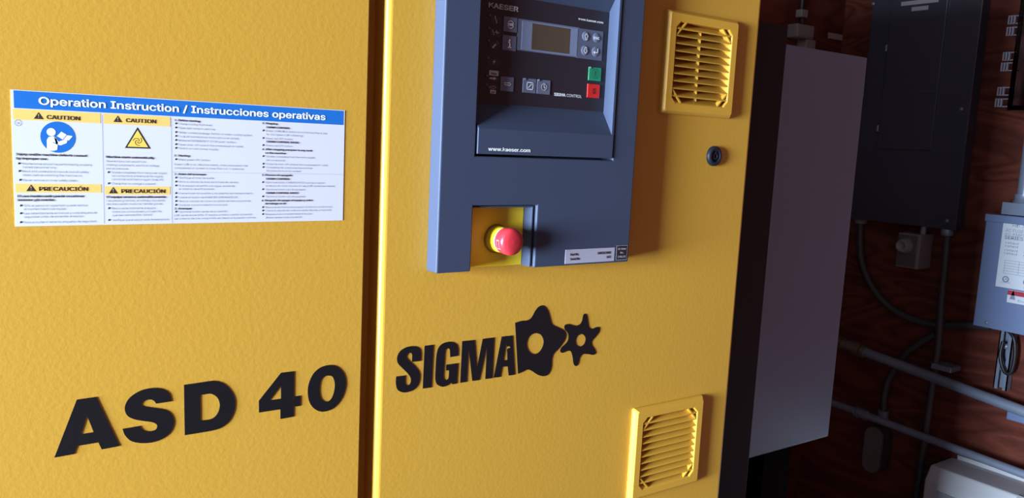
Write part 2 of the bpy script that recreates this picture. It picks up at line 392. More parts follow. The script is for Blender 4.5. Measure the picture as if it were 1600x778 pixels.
# mandatory pictogram: reader with manual
c = z1(273,285); r = .0141
MB().disc((c.x, c.z), r, -.0005, 40).build('mandatory_sign', BLUE, st)
pw = MB(); f_ = lambda pts: [(z1(*p).x, z1(*p).z) for p in pts]
h = z1(236,258); pw.disc((h.x, h.z), .0036, -.0006, 20)
pw.poly(f_([(214,352),(213,300),(222,284),(250,280),(262,290),(272,312),(268,352),(245,357)]), -.0006)
pw.poly(f_([(250,281),(276,308),(300,300),(322,303),(318,316),(286,328),(262,322)]), -.0006)
pw.poly(f_([(266,280),(290,256),(318,272),(296,300)]), -.00062)
pw.poly(f_([(299,299),(320,274),(350,280),(330,302)]), -.00062)
pw.build('reader_figure', WHITEP, st)
pk = MB(); pk.ribbon(f_([(268,282),(296,300),(318,273)]), .0004, -.0007); pk.ribbon(f_([(266,322),(245,312)]), .0005, -.0007)
pk.build('reader_lines', BLUE, st)
# warning triangle with swirl
tri = f_([(692,232),(625,342),(762,344)]); tz = min(tri[1][1], tri[2][1])
tri = [tri[0], (tri[1][0], tz), (tri[2][0], tz)]
MB().poly(tri, -.0005).build('warning_border', INK, st)
cxm = sum(p[0] for p in tri)/3; czm = sum(p[1] for p in tri)/3
MB().poly([(cxm+(p[0]-cxm)*.80, czm+(p[1]-czm)*.80) for p in tri], -.00055).build('warning_triangle', YELS, st)
sw = MB()
for k in range(3):
    a0 = k*2.094; sw.ribbon([(cxm+(.0008+.0034*t/10)*math.cos(a0+t*.3), czm+(.0008+.0034*t/10)*math.sin(a0+t*.3)) for t in range(11)], .0005, -.0006)
sw.build('swirl_mark', INK, st)

# ---- model lettering ASD 40
ml = thing('model_lettering', (at(90,700).x, 0, at(300,640).z), None, None); ml.parent = comp; ml.location -= comp.location
RA = (80, 595, 6.225)
decal('letter_a', [[(30,745),(248,182),(436,155),(665,632),(490,665),(458,597),(250,632),(222,710)], [(347,335),(288,518),(412,498)]], BLACKV, ml, RA)
decal('letter_s', [[(1170,198),(1150,125,1),(1090,82,1),(990,68,1),(880,90,1),(790,140,1),(735,200,1),(714,270,1),(738,335,1),(800,370,1),(890,388,1),(985,402,1),(1028,430,1),(1018,470,1),(970,488,1),(915,488,1),(878,465,1),(864,437),(693,466),(718,530,1),(780,585,1),(880,604,1),(990,595,1),(1090,555,1),(1165,490,1),(1194,400,1),(1170,325,1),(1110,282,1),(1020,265,1),(930,253,1),(885,240,1),(882,215,1),(915,188,1),(965,180,1),(1000,195,1),(1018,220)]], BLACKV, ml, RA)
RD = (270, 580, 7.073)
decal('letter_d', [[(122,150),(370,113),(460,105,1),(560,135,1),(640,210,1),(685,310,1),(680,430,1),(630,540,1),(550,610,1),(470,645,1),(380,665),(131,705)], [(301,262),(380,248),(430,250,1),(490,290,1),(517,360,1),(505,440,1),(465,500,1),(410,530,1),(305,544)]], BLACKV, ml, RD)
R4 = (395, 560, 7.4125)
decal('digit_four', [[(68,490),(325,165),(477,147),(475,438),(448,497),(473,558),(472,672),(318,700),(318,587),(70,625)], [(325,312),(193,484),(325,465)]], BLACKV, ml, R4)
decal('digit_four_arm', [[(480,438),(454,497),(479,557),(549,548),(551,430)]], BLACKV, ml, R4)
sm1 = lambda L: [(*p, 1) for p in L]
decal('digit_zero', [sm1([(890,75),(970,90),(1040,150),(1075,240),(1072,340),(1030,460),(960,550),(880,600),(790,615),(710,580),(655,505),(635,390),(650,280),(705,170),(790,100)]), sm1([(870,197),(920,210),(945,270),(945,350),(925,430),(890,485),(845,500),(800,475),(775,410),(775,310),(795,240),(830,205)])], BLACKV, ml, R4)
ml['label'] = 'black vinyl lettering ASD 40'
# ---- SIGMA lettering and rotor emblem
sl = thing('logo_lettering', (at(620,600).x, 0, at(700,570).z), None, None); sl.parent = comp; sl.location -= comp.location
RS = (610, 530, 8.645)
decal('letter_s', [[(410,292),(412,180,1),(390,120,1),(320,93,1),(220,105,1),(130,160,1),(90,240,1),(98,320,1),(160,390,1),(230,460,1),(270,520,1),(272,580,1),(250,615,1),(220,620,1),(200,590,1),(200,487),(76,503),(72,600,1),(95,680,1),(160,715,1),(230,712,1),(310,680,1),(375,610,1),(398,500,1),(380,425,1),(320,350,1),(250,285,1),(218,240,1),(235,195,1),(265,182,1),(290,205,1),(290,305)]], BLACKV, sl, RS)
decal('letter_i', [[(460,88),(580,73),(552,650),(435,665)]], BLACKV, sl, RS)
decal('letter_g', [[(915,222),(912,120,1),(885,60,1),(810,33,1),(720,50,1),(650,110,1),(620,220,1),(608,400,1),(605,540,1),(630,610,1),(700,640,1),(760,625,1),(800,600,1),(825,585),(830,607),(895,597),(912,322),(752,343),(750,420),(790,420),(785,510,1),(765,545,1),(735,545,1),(718,510,1),(722,400,1),(735,200,1),(745,140,1),(775,122,1),(800,140,1),(805,240)]], BLACKV, sl, RS)
RM = (710, 510, 8.19)
decal('letter_m', [[(98,188),(258,172),(287,535),(360,158),(508,140),(483,660),(393,672),(415,240),(318,685),(226,696),(180,265),(156,708),(72,720)]], BLACKV, sl, RM)
decal('letter_a', [[(603,130),(742,114),(772,615),(692,628),(680,510),(610,515),(588,645),(500,655)], [(662,212),(672,258),(692,250),(718,268),(688,280),(672,290),(676,428),(627,432)]], BLACKV, sl, RM)
RR = (795, 470, 6.2267)
decal('rotor_emblem', [[(60,213),(120,195,1),(180,188,1),(220,160,1),(260,90,1),(300,50,1),(340,48,1),(380,95,1),(405,180,1),(425,230,1),(490,262,1),(540,290,1),(556,330,1),(540,385,1),(490,455,1),(435,515,1),(418,570,1),(412,650,1),(385,710,1),(340,732,1),(280,718,1),(220,680,1),(180,668,1),(135,688,1),(88,708)], sm1([(270,314),(315,335),(337,390),(325,450),(290,500),(240,517),(195,490),(173,430),(185,365),(220,325)])], BLACKV, sl, RR)
decal('rotor_emblem', [sm1([(740,124),(760,145),(768,200),(780,255),(810,272),(850,255),(880,258),(878,300),(840,350),(808,390),(808,430),(835,470),(845,505),(820,525),(770,518),(720,518),(690,550),(675,610),(650,634),(628,610),(618,540),(600,490),(565,488),(520,505),(498,490),(510,455),(560,405),(578,360),(572,310),(540,270),(545,235),(585,225),(640,240),(685,230),(710,195),(722,140)]), sm1([(702,322),(735,340),(745,375),(730,420),(695,443),(660,430),(648,390),(662,345)])], BLACKV, sl, RR)
sl['label'] = 'black vinyl SIGMA lettering with two rotor shapes'

# ---- control panel
HF, KY = -.025, -.006
hx = [.469, .5165, .612, .734, .774]; hb = Z0-.1617
hz = [hb, Z0-.0815, Z0-.0223, Z0+.226, Z0+.262]
cp = MB().cells(hx, hz, {(1,0), (1,2), (2,2)}, HF, -.0002).build('control_panel', NAVY, comp, bevel=.0016, seg=2)
cp['label'] = 'blue-grey plastic control panel housing'
# recess liners
MB().box((.607, -.021, hb+.0005), (.6095, -.0005, Z0-.084)).box((.517, -.021, Z0-.0845), (.6095, -.0005, Z0-.0825)).build('recess_liner', NAVY, cp, bevel=.0004)
MB().box((.5175, -.0035, hb+.001), (.6068, -.0005, Z0-.0848)).build('stop_plate', YELB, cp, bevel=.0006)
MB().box((.5160, -.0018, Z0-.0228), (.7345, -.0003, Z0+.2265)).build('lid_tray', NAVY, cp)
# lid with sunken keypad: stepped profile along X
x0, x1 = .5185, .7315
zl0, zs0, zk0, zk1, zs1, zl1 = Z0-.0195, Z0+.0107, Z0+.0407, Z0+.1718, Z0+.2025, Z0+.2235
prof = [(-.0265, zl0), (-.0265, zs0), (KY, zk0), (KY, zk1), (-.0265, zs1), (-.0265, zl1), (-.0022, zl1), (-.0022, zl0)]
lid = MB().prism([(x0, y, z) for y, z in prof], (1, 0, 0), x1-x0)
lid.build('panel_lid', NAVY, cp, bevel=.0006)
MB().prism([(.7282, y, z) for y, z in ((-.0262, zs0), (KY+.0005, zk0), (KY+.0005, zk1), (-.0262, zs1))], (1, 0, 0), .0034).build('lid_side_wall', NAVY, cp)
def K(x, y): return at(740 + x/4.577, y/4.577, KY)
MB().box((x0+.0005, KY-.0006, zk0+.0008), (.7278, KY+.0004, zk1-.0005)).build('keypad', KEYP, cp)
KF = KY-.0006
def kbox(name, x0, y0, x1, y1, m, th=.0008, bev=.0004):
    a, b = K(x0, y0), K(x1, y1)
    return MB().box((a.x, KF-th, b.z), (b.x, KF, a.z)).build(name, m, cp, bevel=bev)
def ring(mb, c, r, w, Y, seg=20, a0=0, a1=2*math.pi):
    n = seg; full = abs(a1-a0) > 6.2
    mb.ribbon([(c.x + r*math.cos(a0+(a1-a0)*k/n), c.z + r*math.sin(a0+(a1-a0)*k/n)) for k in range(n if full else n+1)], w, Y, full)
kbox('display_bezel', 315, 132, 742, 412, GREYB, .0005); kbox('display_bezel', 345, 146, 733, 404, GREYL, .0008)
kbox('screen', 415, 166, 678, 388, LCD, .0010)
kbox('arrow_pad', 745, 200, 912, 436, GREYD, .0006)
for a in ((765,218,830,302), (839,228,908,312), (757,317,825,404), (832,327,903,414)): 
    kbox('arrow_key', *a, GREYB, .0005, .0002); p_, q_ = K(a[0], a[1]), K(a[2], a[3]); r_ = min(q_.x-p_.x, p_.z-q_.z)/2*.96
    MB().lathe(((p_.x+q_.x)/2, 0, (p_.z+q_.z)/2), [(KF-.0004, r_), (KF-.0009, r_*.93), (KF-.0013, r_*.75), (KF-.0015, r_*.4), (KF-.0015, .0001)], 'Y', 28).build('key_dome', GREYB, cp)
for a in ((213,115,304,236), (205,248,297,368), (190,545,279,657), (350,557,438,669), (451,567,540,678)): kbox('key', *a, GREYB, .0011)
kbox('start_key', 820, 477, 902, 583, GREEN, .0014); kbox('stop_key', 811, 598, 892, 704, REDB, .0014)
for a in ((120,108,195,176), (115,200,190,268), (108,292,184,358), (100,418,180,474), (98,545,180,585), (96,600,175,640)): kbox('indicator_field', *a, mat('indicator_foil', (.03,.025,.03), .45), .0003, 0)
for c in ((110,110), (107,201), (103,291), (97,415), (92,541), (88,605), (365,566), (463,574), (832,484)):
    p = K(*c); MB().lathe((p.x, 0, p.z), [(KF-.0022, .0006), (KF-.0020, .0012), (KF-.001, .0016), (KF+.0002, .0016)], 'Y', 16).build('indicator_lamp', GREYD, cp)
class SYM:
    "each call starts a new print mesh; flush() links it as its own sub-part"
    def __init__(s, m): s.m = m; s.cur = None
    def new(s, name='key_symbol'):
        s.flush(); s.cur = MB(); s.name = name; return s.cur
    def flush(s):
        if s.cur and s.cur.v: s.cur.build(s.name, s.m, cp)
        s.cur = None
KW, KD = SYM(WHITEP), SYM(WHITED); LY = KF-.0018; LY2 = KF-.0006
kp = lambda L: [(K(*p).x, K(*p).z) for p in L]
za = (K(105,57).z + K(312,80).z)/2
kd = KD.new('maker_name')
text_into(kd, 'KAESER', K(105,50).x, K(314,70).x, za, .0110, LY2, bold=.042, res=3)
zb = (K(745,148).z + K(922,165).z)/2
kw = KW.new('web_address')
text_into(kw, 'www.kaeser.com', K(745,145).x, K(922,160).x, zb, .0056, LY2, bold=.010, res=2)
zb = (K(572,687).z + K(768,698).z)/2
kw = KW.new('controller_name')
text_into(kw, 'SIGMA', K(572,680).x, K(652,690).x, zb, .0072, LY2, bold=.032, res=2)
kw = KW.new('controller_name')
text_into(kw, 'CONTROL', K(661,690).x, K(768,695).x, zb, .0072, LY2, bold=0, res=2)
kw = KW.new()
p = K(870,270); text_into(kw, 'esc', p.x-.0047, p.x+.0047, p.z-.0022, .0080, LY-.0003, bold=.02)
# up / down / enter arrows
for (cx_, cy_, s) in ((797,263,1), (791,362,-1)):
    kw = KW.new()
    p = K(cx_, cy_); kw.ribbon([(p.x+u*.0031, p.z+s*v*.0041) for u, v in ((0,1),(1,0),(.45,0),(.45,-1),(-.45,-1),(-.45,0),(-1,0))], .0008, LY-.0003, True)
kw = KW.new()
p = K(863,370); kw.ribbon([(p.x+.0036, p.z+.0040), (p.x+.0036, p.z-.0012), (p.x-.001, p.z-.0012)], .0010, LY-.0003); kw.poly([(p.x-.0042, p.z-.0012), (p.x-.0008, p.z+.0010), (p.x-.0008, p.z-.0034)], LY-.0003)
# split-circle key, info key, load key, graph key, clock key
kw = KW.new()
p = K(257,177)
for s in (1, -1): kw.ribbon([(p.x+.0042*math.cos(a*math.pi/8), p.z+s*(.0008+.0036*math.sin(a*math.pi/8))) for a in range(9)] , .0008, LY, True)
kw = KW.new()
p = K(250,314); kw.disc((p.x, p.z+.0042), .0011, LY, 12); kw.ribbon([(p.x-.0016, p.z+.0018), (p.x+.0003, p.z+.0018), (p.x+.0003, p.z-.0044)], .0014, LY); kw.ribbon([(p.x-.0019, p.z-.0044), (p.x+.0021, p.z-.0044)], .0011, LY)
kw = KW.new()
p = K(237,601); kw.ribbon([(p.x+u*.0048, p.z+v*.0024) for u, v in ((-1,-.5),(.35,-.5),(.35,-1),(1,0),(.35,1),(.35,.5),(-1,.5))], .0006, LY, True)
kw = KW.new()
p = K(395,615); kw.ribbon([(p.x+u*.0045, p.z+v*.0042) for u, v in ((-1,-1),(1,-1),(1,1),(-1,1))], .0009, LY, True); kw.ribbon([(p.x-.0026, p.z-.0022), (p.x+.0026, p.z+.0022)], .0009, LY)
kw = KW.new()
p = K(495,622); ring(kw, p, .0041, .0010, LY); kw.ribbon([(p.x, p.z+.0028), (p.x, p.z), (p.x+.0020, p.z-.0012)], .0008, LY)
# indicator symbols
kd = KD.new('indicator_symbol')
kd.ribbon(kp([(152,115),(152,142),(160,142),(160,165)]), .0010, LY2)
kd = KD.new('indicator_symbol')
kd.ribbon(kp([(132,212),(133,228),(141,232),(141,250)]), .0007, LY2); kd.ribbon(kp([(148,232),(156,232),(160,218),(164,247),(168,230),(178,236)]), .0007, LY2)
kd = KD.new('indicator_symbol')
kd.ribbon(kp([(133,340),(158,315)]), .0019, LY2); p = K(163,308); ring(kd, p, .0016, .0010, LY2, 10, 1.3, 6.0)
kd = KD.new('indicator_symbol')
kd.poly(kp([(150,423),(132,445),(142,446),(133,464),(154,438),(144,437)]), LY2)
kd = KD.new('indicator_symbol')
kd.poly(kp([(112,553),(140,556),(140,548),(162,562),(138,574),(138,567),(110,564)]), LY2)
kd = KD.new('indicator_symbol')
kd.ribbon(kp([(110,617),(138,620),(138,612),(158,625),(136,638),(136,631),(108,628)]), .0004, LY2, True)
kd = KD.new('indicator_tag')
kd.poly(kp([(108,502),(175,508),(173,545),(106,538)]), LY2)
kd = KD.new('indicator_tag')
kd.poly(kp([(115,640),(157,646),(155,673),(113,668)]), LY2)
p = K(140,526); kt = MB(); text_into(kt, 'Stop', p.x-.0040, p.x+.0040, p.z-.0012, .0042, LY2-.0002, bold=.03); kt.build('tag_print', INK, cp)
p = K(135,658); kt = MB(); text_into(kt, 'kW', p.x-.0022, p.x+.0022, p.z-.0012, .0034, LY2-.0002, bold=.03); kt.build('tag_print', INK, cp)
ki = MB(); p = K(861,528); ki.ribbon([(p.x, p.z-.0032), (p.x, p.z+.0032)], .0012, LY-.0003); ring(ki, p, .0060, .0004, LY-.0003); ki.build('key_symbol', INK, cp); ki = MB()
p = K(852,652); ki.ribbon([(p.x+.0018*math.cos(a*.524), p.z+.0032*math.sin(a*.524)) for a in range(12)], .0010, LY-.0003, True); ki.build('key_symbol', INK, cp)
KW.flush(); KD.flush()
# web address on the lid, part label, patent label
lw = MB(); a, b = at(763,235,-.0265), at(828,238,-.0265)
text_into(lw, 'www.kaeser.com', a.x, b.x, (a.z+b.z)/2, .0082, -.0267, bold=.03, res=3); lw.build('web_address', WHITEP, cp)
def L4(x, y): return at(860 + x/7.78, 340 + y/7.78, HF)
a, b = L4(178,482), L4(776,440); zt = (L4(182,395).z + L4(780,358).z)/2; zo = (L4(172,568).z + L4(772,520).z)/2
pl = MB().box((a.x, HF-.0004, zo), (b.x, HF, zt)).build('part_label', LBLG, cp)
li = MB(); hgt = zt-zo
for s, u0, u1, v in (('Part No.',.095,.26,.56), ('Serial No.',.095,.29,.24), ('100928.10001',.64,.92,.56), ('1073',.83,.92,.24)):
    text_into(li, s, a.x+(b.x-a.x)*u0, a.x+(b.x-a.x)*u1, zo+hgt*v, .0062, HF-.0006, bold=.012)
tag(li.build('label_print', INK, cp), kind='stuff')
a, b = L4(797,425), L4(932,425); zt = (L4(797,340).z + L4(930,328).z)/2; zo = (L4(797,522).z + L4(925,510).z)/2
b.x = min(b.x, .7715)
MB().box((a.x, HF-.0004, zo), (b.x, HF, zt)).build('patent_label', KEYP, cp, bevel=.0003)
li = MB(); w = b.x-a.x
for s, u0, u1, v in (('US-Patent',.15,.85,.70), ('No.',.36,.64,.45), ('7,980,413',.15,.85,.18)):
    text_into(li, s, a.x+w*u0, a.x+w*u1, zo+(zt-zo)*v, .0048, HF-.0006, bold=.02)
li.ribbon([(a.x+.0006, zo+.0006), (b.x-.0006, zo+.0006), (b.x-.0006, zt-.0006), (a.x+.0006, zt-.0006)], .0004, HF-.0006, True)
li.build('patent_print', WHITED, cp)
# emergency stop button
ec = at(777, 373, -.006); ex, ez = ec.x, ec.z
MB().lathe((ex, 0, ez), [(-.003, .0185), (-.0052, .0185), (-.006, .0172)], 'Y', 40).build('stop_base_ring', mat('bronze_ring', (.30,.19,.02), .4), cp)
MB().lathe((ex, 0, ez), [(-.005, .0166), (-.019, .0160), (-.0205, .0152)], 'Y', 40).build('stop_collar', COLY, cp)
MB().lathe((ex, 0, ez), [(-.0203, .0152), (-.0215, .0150)], 'Y', 40).build('stop_ring', WHITEP, cp)
MB().lathe((ex, 0, ez), [(-.0213, .0149), (-.0232, .0147)], 'Y', 40).build('stop_ring', RING_G, cp)
hd = MB(); seg = 48
pr = [(-.0225,.0140),(-.0228,.0152),(-.0240,.0160),(-.0275,.0166),(-.0350,.0170),(-.0385,.0167),(-.0410,.0155),(-.0425,.0130),(-.0435,.0080),(-.0438,.0002)]
hd.lathe((ex, 0, ez), pr, 'Y', seg); hd.build('stop_button_head', RED, cp)
for k in range(3):
    ra = MB(); a0 = .9 + k*2.094
    pts = [Vector((ex+.0172*math.cos(a0+t*.09), -.030-.0, ez+.0172*math.sin(a0+t*.09))) for t in range(9)]
    for (y0, y1, i0, i1) in ((-.0355,-.0347,0,8), (-.0300,-.0292,0,8), (-.0355,-.0292,0,1), (-.0370,-.0280,7,8)):
        for i in range(i0, i1):
            p_, q_ = pts[i], pts[i+1]; ra.add([(p_.x,y0,p_.z),(q_.x,y0,q_.z),(q_.x,y1,q_.z),(p_.x,y1,p_.z)], [(0,1,2,3)])
    ra.build('turn_arrow', REDL, cp)

# ---- grilles
def grille(cx, cz):
    root = thing('ventilation_grille', (cx, 0, cz), None, None); root.parent = comp; root.location -= comp.location
    D = -.0095; n = 8
    ow, oh = VW/2, VH/2; iw, ih, ch = .0590, .0575, .0085; fi = .0045
    # frame: bevelled ring with an octagonal opening
    def sq(w, h, y): return [(cx-w, y, cz-h), (cx+w-0, y, cz-h), (cx+w, y, cz+h), (cx-w, y, cz+h)]
    def octo(w, h, c, y): return [(cx-w+c,y,cz-h),(cx+w-c,y,cz-h),(cx+w,y,cz-h+c),(cx+w,y,cz+h-c),(cx+w-c,y,cz+h),(cx-w+c,y,cz+h),(cx-w,y,cz+h-c),(cx-w,y,cz-h+c)]
    def oct_o(w, h, y, c=.002): return octo(w, h, c, y)
    rings = [oct_o(ow, oh, -.0001), oct_o(ow, oh, -.0035), oct_o(ow-.0012, oh-.0012, -.0055), oct_o(ow-fi, oh-fi, D), octo(iw, ih, ch, D), octo(iw-.0012, ih-.0012, ch, D+.0012), octo(iw-.0016, ih-.0016, ch, .012)]
    m = MB(); vs_ = [p for R in rings for p in R]
    m.add(vs_, [(i*n+k, i*n+(k+1) % n, (i+1)*n+(k+1) % n, (i+1)*n+k) for i in range(len(rings)-1) for k in range(n)])
    m.build('frame', YELP, root, bevel=.0005)
    MB().box((cx-.0605, .0145, cz-.0585), (cx+.0605, .018, cz+.0585)).build('filter_mat', FILTM, root)
    pitch = 2*ih/11
    sw_ = iw-.0018
    prof = [(.007, .0050), (.007, .0064), (-.0082, -.0036), (-.0092, -.0048), (-.0084, -.0056)]
    s0 = MB().prism([(-sw_, y, z) for y, z in prof], (1, 0, 0), 2*sw_)
    first = None
    for k in range(11):
        zc = cz - ih + pitch*(k+.5)
        if first is None:
            me = bpy.data.meshes.new('slat'); me.from_pydata(s0.v, [], s0.f)
            bm = bmesh.new(); bm.from_mesh(me); bmesh.ops.recalc_face_normals(bm, faces=bm.faces); bm.to_mesh(me); bm.free()
            o = link('slat', me, YELP, root); first = me
        else: o = link('slat', first, YELP, root)
        o.location = (0, 0, zc-cz)
        if k in (0, 10): o.scale = (.955, 1, 1)
    MB().box((cx-.0006, -.0015, cz-ih+.004), (cx+.0006, .004, cz+ih-.004)).build('centre_rib', YELP, root)
    for sx_ in (-1, 1):
        for sz_ in (-1, 1):
            a = Vector((cx+sx_*(iw-.001), -.0086, cz+sz_*(ih-.0205))); b = Vector((cx+sx_*(iw-.0205), -.0086, cz+sz_*(ih-.001)))
            d = (b-a).normalized(); q = Vector((-d.z, 0, d.x))*.0012
            MB().prism([a-q, b-q, b+q, a+q], (0, 1, 0), .008).build('corner_bar', YELP, root)
    for z_ in (cz-ih+pitch, cz+ih-pitch):
        MB().box((cx-ow+.003, D-.0003, z_-.0003), (cx-iw+.0005, D+.0008, z_+.0003)).build('seam_rib', YELP, root)
        MB().box((cx+iw-.0005, D-.0003, z_-.0003), (cx+ow-.003, D+.0008, z_+.0003)).build('seam_rib', YELP, root)
        MB().box((cx-iw, D+.0012, z_-.0008), (cx+iw, D+.0032, z_+.0008)).build('cross_rail', YELP, root)
    return root
g1 = grille(*V1); g1['label'] = 'upper yellow plastic louvred grille'
g2 = grille(*V2); g2['label'] = 'lower yellow plastic louvred grille'
# ---- quarter-turn lock
lc = at(1117.5, 244, -.004); lk = thing('panel_lock', (lc.x, 0, lc.z), None, None); lk.parent = comp; lk.location -= comp.location
LKM = mat('lock_black', (.010, .012, .020), .5, spec=.25)
MB().lathe((lc.x, 0, lc.z), [(.002,.0152),(-.002,.0152),(-.0045,.0145),(-.0060,.0128),(-.0060,.0088),(-.0025,.0080),(-.0022,.0002)], 'Y', 36).build('lock_ring', LKM, lk)
MB().lathe((lc.x, 0, lc.z), [(-.001,.0056),(-.0048,.0056),(-.0052,.0050),(-.0052,.0030),(-.003,.0026),(-.003,.0002)], 'Y', 24).box((lc.x-.0015, -.0055, lc.z+.003), (lc.x+.0015, -.003, lc.z+.0085)).build('key_insert', LKM, lk)
lk['label'] = 'round black quarter-turn lock'

# ------------------------------------------------------------------ grey cabinet beside the compressor
YC = .35
cx1 = at(1356,90,YC).x; cz1 = at(1356,90,YC).z; cz0 = at(1302,680,YC).z
gc = thing('metal_cabinet', (cx1-.25, YC+.2, 0), 'plain grey sheet-metal cabinet raised on dark posts right of the compressor', 'cabinet')
MB().box((cx1-.52, YC, cz0), (cx1, YC+.42, cz1)).build('cabinet_body', CAB, gc, bevel=.004, seg=3)
for (a, b, yy) in ((at(1192,740,YC+.06).x, at(1232,740,YC+.06).x, YC+.06), (at(1192,740,YC+.06).x, at(1232,740,YC+.06).x, YC+.32)):
    MB().box((a, yy, 0), (b, yy+.05, cz0)).build('support_post', mat('post_black', (.004, .003, .003), .9, spec=.05), gc)

# ------------------------------------------------------------------ right wall: electrical panel
XP = 3.
def yx(px, py, X=XP): return atx(px, py, X)
y_r = yx(1512,200).y; y_l = yx(1344,200).y; zbot = (yx(1338,342).z + yx(1493,360).z)/2
ep = thing('electrical_panel', (XR, (y_r+y_l)/2, zbot), 'tall charcoal electrical panel with hinged door on the plywood wall', 'electrical panel')
MB().box((XP+.006, y_r+.006, zbot+.006), (XR-.003, y_l-.006, 2.59)).build('enclosure', PANEL, ep, bevel=.003)
MB().box((XP, y_r, zbot), (XP+.006, y_l, 2.60)).build('cover', PANEL, ep, bevel=.002)
def E(x, y): return yx(1180 + x/2.993, y/2.993)
dl, dr, db = (E(602,400).y), (E(860,400).y), E(705,700).z
dp = MB().box((XP-.0065, dr, db), (XP+.001, dl, 2.48)).build('door', PANEL, ep, bevel=.0025)
MB().box((XP-.0012, dr-.006, db-.006), (XP, dl+.006, 2.486)).build('door_flange', PANEL, ep, bevel=.0008)
for z in (E(622,225).z, E(583,600).z): MB().tube([(XP-.006, dl+.003, z-.012), (XP-.006, dl+.003, z+.012)], .0045, 10).build('hinge', GALV, dp)
a, b = E(780,375), E(852,437)
la = MB().box((XP-.0105, b.y, b.z), (XP-.0065, a.y, a.z)).box((XP-.0145, (a.y+b.y)/2-.006, b.z+.015), (XP-.0105, (a.y+b.y)/2+.010, a.z-.012)); la.build('latch', PANEL, dp, bevel=.001)
for (x, y) in ((965,510), (553,18), (990, -60)):
    p = E(x, y); MB().lathe((XP, p.y, p.z), [(0,.0065),(-.003,.0060),(-.0045,.0035),(-.0046,.0002)], 'X', 14).build('screw', GALV, ep)
p = yx(1480,345); MB().lathe((XP, p.y, p.z), [(0,.0065),(-.003,.0060),(-.0045,.0035),(-.0046,.0002)], 'X', 14).build('screw', GALV, ep)
for (p0, p1, py, h_) in ((1410, 1468, 3.5, .0075), (1426, 1452, 13.5, .0075)):
    a, b = yx(p0, py), yx(p1, py); z = (a.z+b.z)/2
    MB().box((XP-.0072, b.y, z-h_), (XP-.0065, a.y, z+h_)).build('paper_label', WHITED, ep)
# connectors and conduits
DY1 = (yx(1540,335,2.92).y + yx(1522,508,2.92).y)/2
def conduit(name, pts, r, m, label, cat='conduit', group=None, fit=None):
    t = thing(name, pts[-1], label, cat, group)
    P = [Vector(p) for p in pts]; out = []
    for i in range(len(P)-1):
        p0, p1, p2, p3 = P[max(i-1,0)], P[i], P[i+1], P[min(i+2,len(P)-1)]
        for k in range(6):
            u = k/6; out.append(.5*((2*p1)+(p2-p0)*u+(2*p0-5*p1+4*p2-p3)*u*u+(3*p1-p0-3*p2+p3)*u**3))
    out.append(P[-1]); MB().tube(out, r, 14).build('pipe', m, t)
    return t
XA = 3.05
XV = 3.015
p = yx(1345,346,XA); c1 = conduit('flexible_conduit', [(XA,p.y,zbot+.004), yx(1344,375,XA), yx(1347,410,XA), yx(1361,445,XA), yx(1385,475,XA), yx(1420,497,XA), yx(1465,508,XA), yx(1500,508,XA), (XA, DY1+.001, yx(1525,505,XA).z)], .0140, COND, 'dark flexible conduit curving from the panel base towards the grey switch box')
MB().lathe((XA, p.y, zbot), [(-.022,.018),(-.018,.024),(-.004,.024),(0,.02)], 'Z', 20).build('connector', BEIGE, c1)
p = yx(1480,362,XV); c2 = conduit('conduit', [(XV,p.y,zbot+.004), yx(1478,400,XV), yx(1471,470,XV), yx(1466,540,XV), yx(1461,572,XV), yx(1454,620,XV), yx(1444,690,XV), yx(1434,760,XV), yx(1420,850,XV)], .0132, COND, 'straight dark conduit running down the wall below the panel')
MB().lathe((XV, p.y, zbot), [(-.024,.017),(-.02,.022),(-.004,.022),(0,.02)], 'Z', 20).build('connector', GALV, c2)
p = yx(1464,573,XV-.012); MB().box((p.x-.006, p.y-.055, p.z-.010), (XR, p.y+.020, p.z+.010)).build('clamp', GALV, c2, bevel=.003)
XC = 3.05
c3 = conduit('conduit', [yx(1462,522,XC), yx(1440,534,XC), yx(1412,556,XC), yx(1390,590,XC), yx(1382,620,XC), yx(1380,650,XC)], .0135, COND, 'short curved dark conduit leading down to the oval conduit box')
p = yx(1380,647,XC); MB().lathe(p, [(-.016,.021),(.016,.021)], 'Z', 18).build('coupling', GALV, c3)
# conduit body
XO = 3.
a, b = yx(1352,664,XO), yx(1374,742,XO)
cb = thing('conduit_outlet_box', (XR, (a.y+b.y)/2, b.z), 'dark oval conduit box below the lower steel pipe', 'conduit box')
def oval(x, y0, y1, z0, z1, ins=0):
    r = (y1-y0)/2-ins; c = (y0+y1)/2; pts = []
    for k in range(13): t = math.pi*k/12; pts.append((x, c+r*math.cos(t), z1-ins-r+r*math.sin(t)))
    for k in range(13): t = math.pi+math.pi*k/12; pts.append((x, c+r*math.cos(t), z0+ins+r+r*math.sin(t)))
    return pts
ZB0 = yx(1362,740,XO).z; ZB1 = yx(1362,664,XO).z
MB().prism(oval(XO, b.y, a.y, ZB0, ZB1), (1,0,0), XR-XO).build('box', COND, cb, bevel=.004)
MB().prism(oval(XO-.006, b.y, a.y, ZB0, ZB1, .004), (1,0,0), .006).build('cover', mat('cast_grey', (.14,.12,.12), .45), cb, bevel=.002)
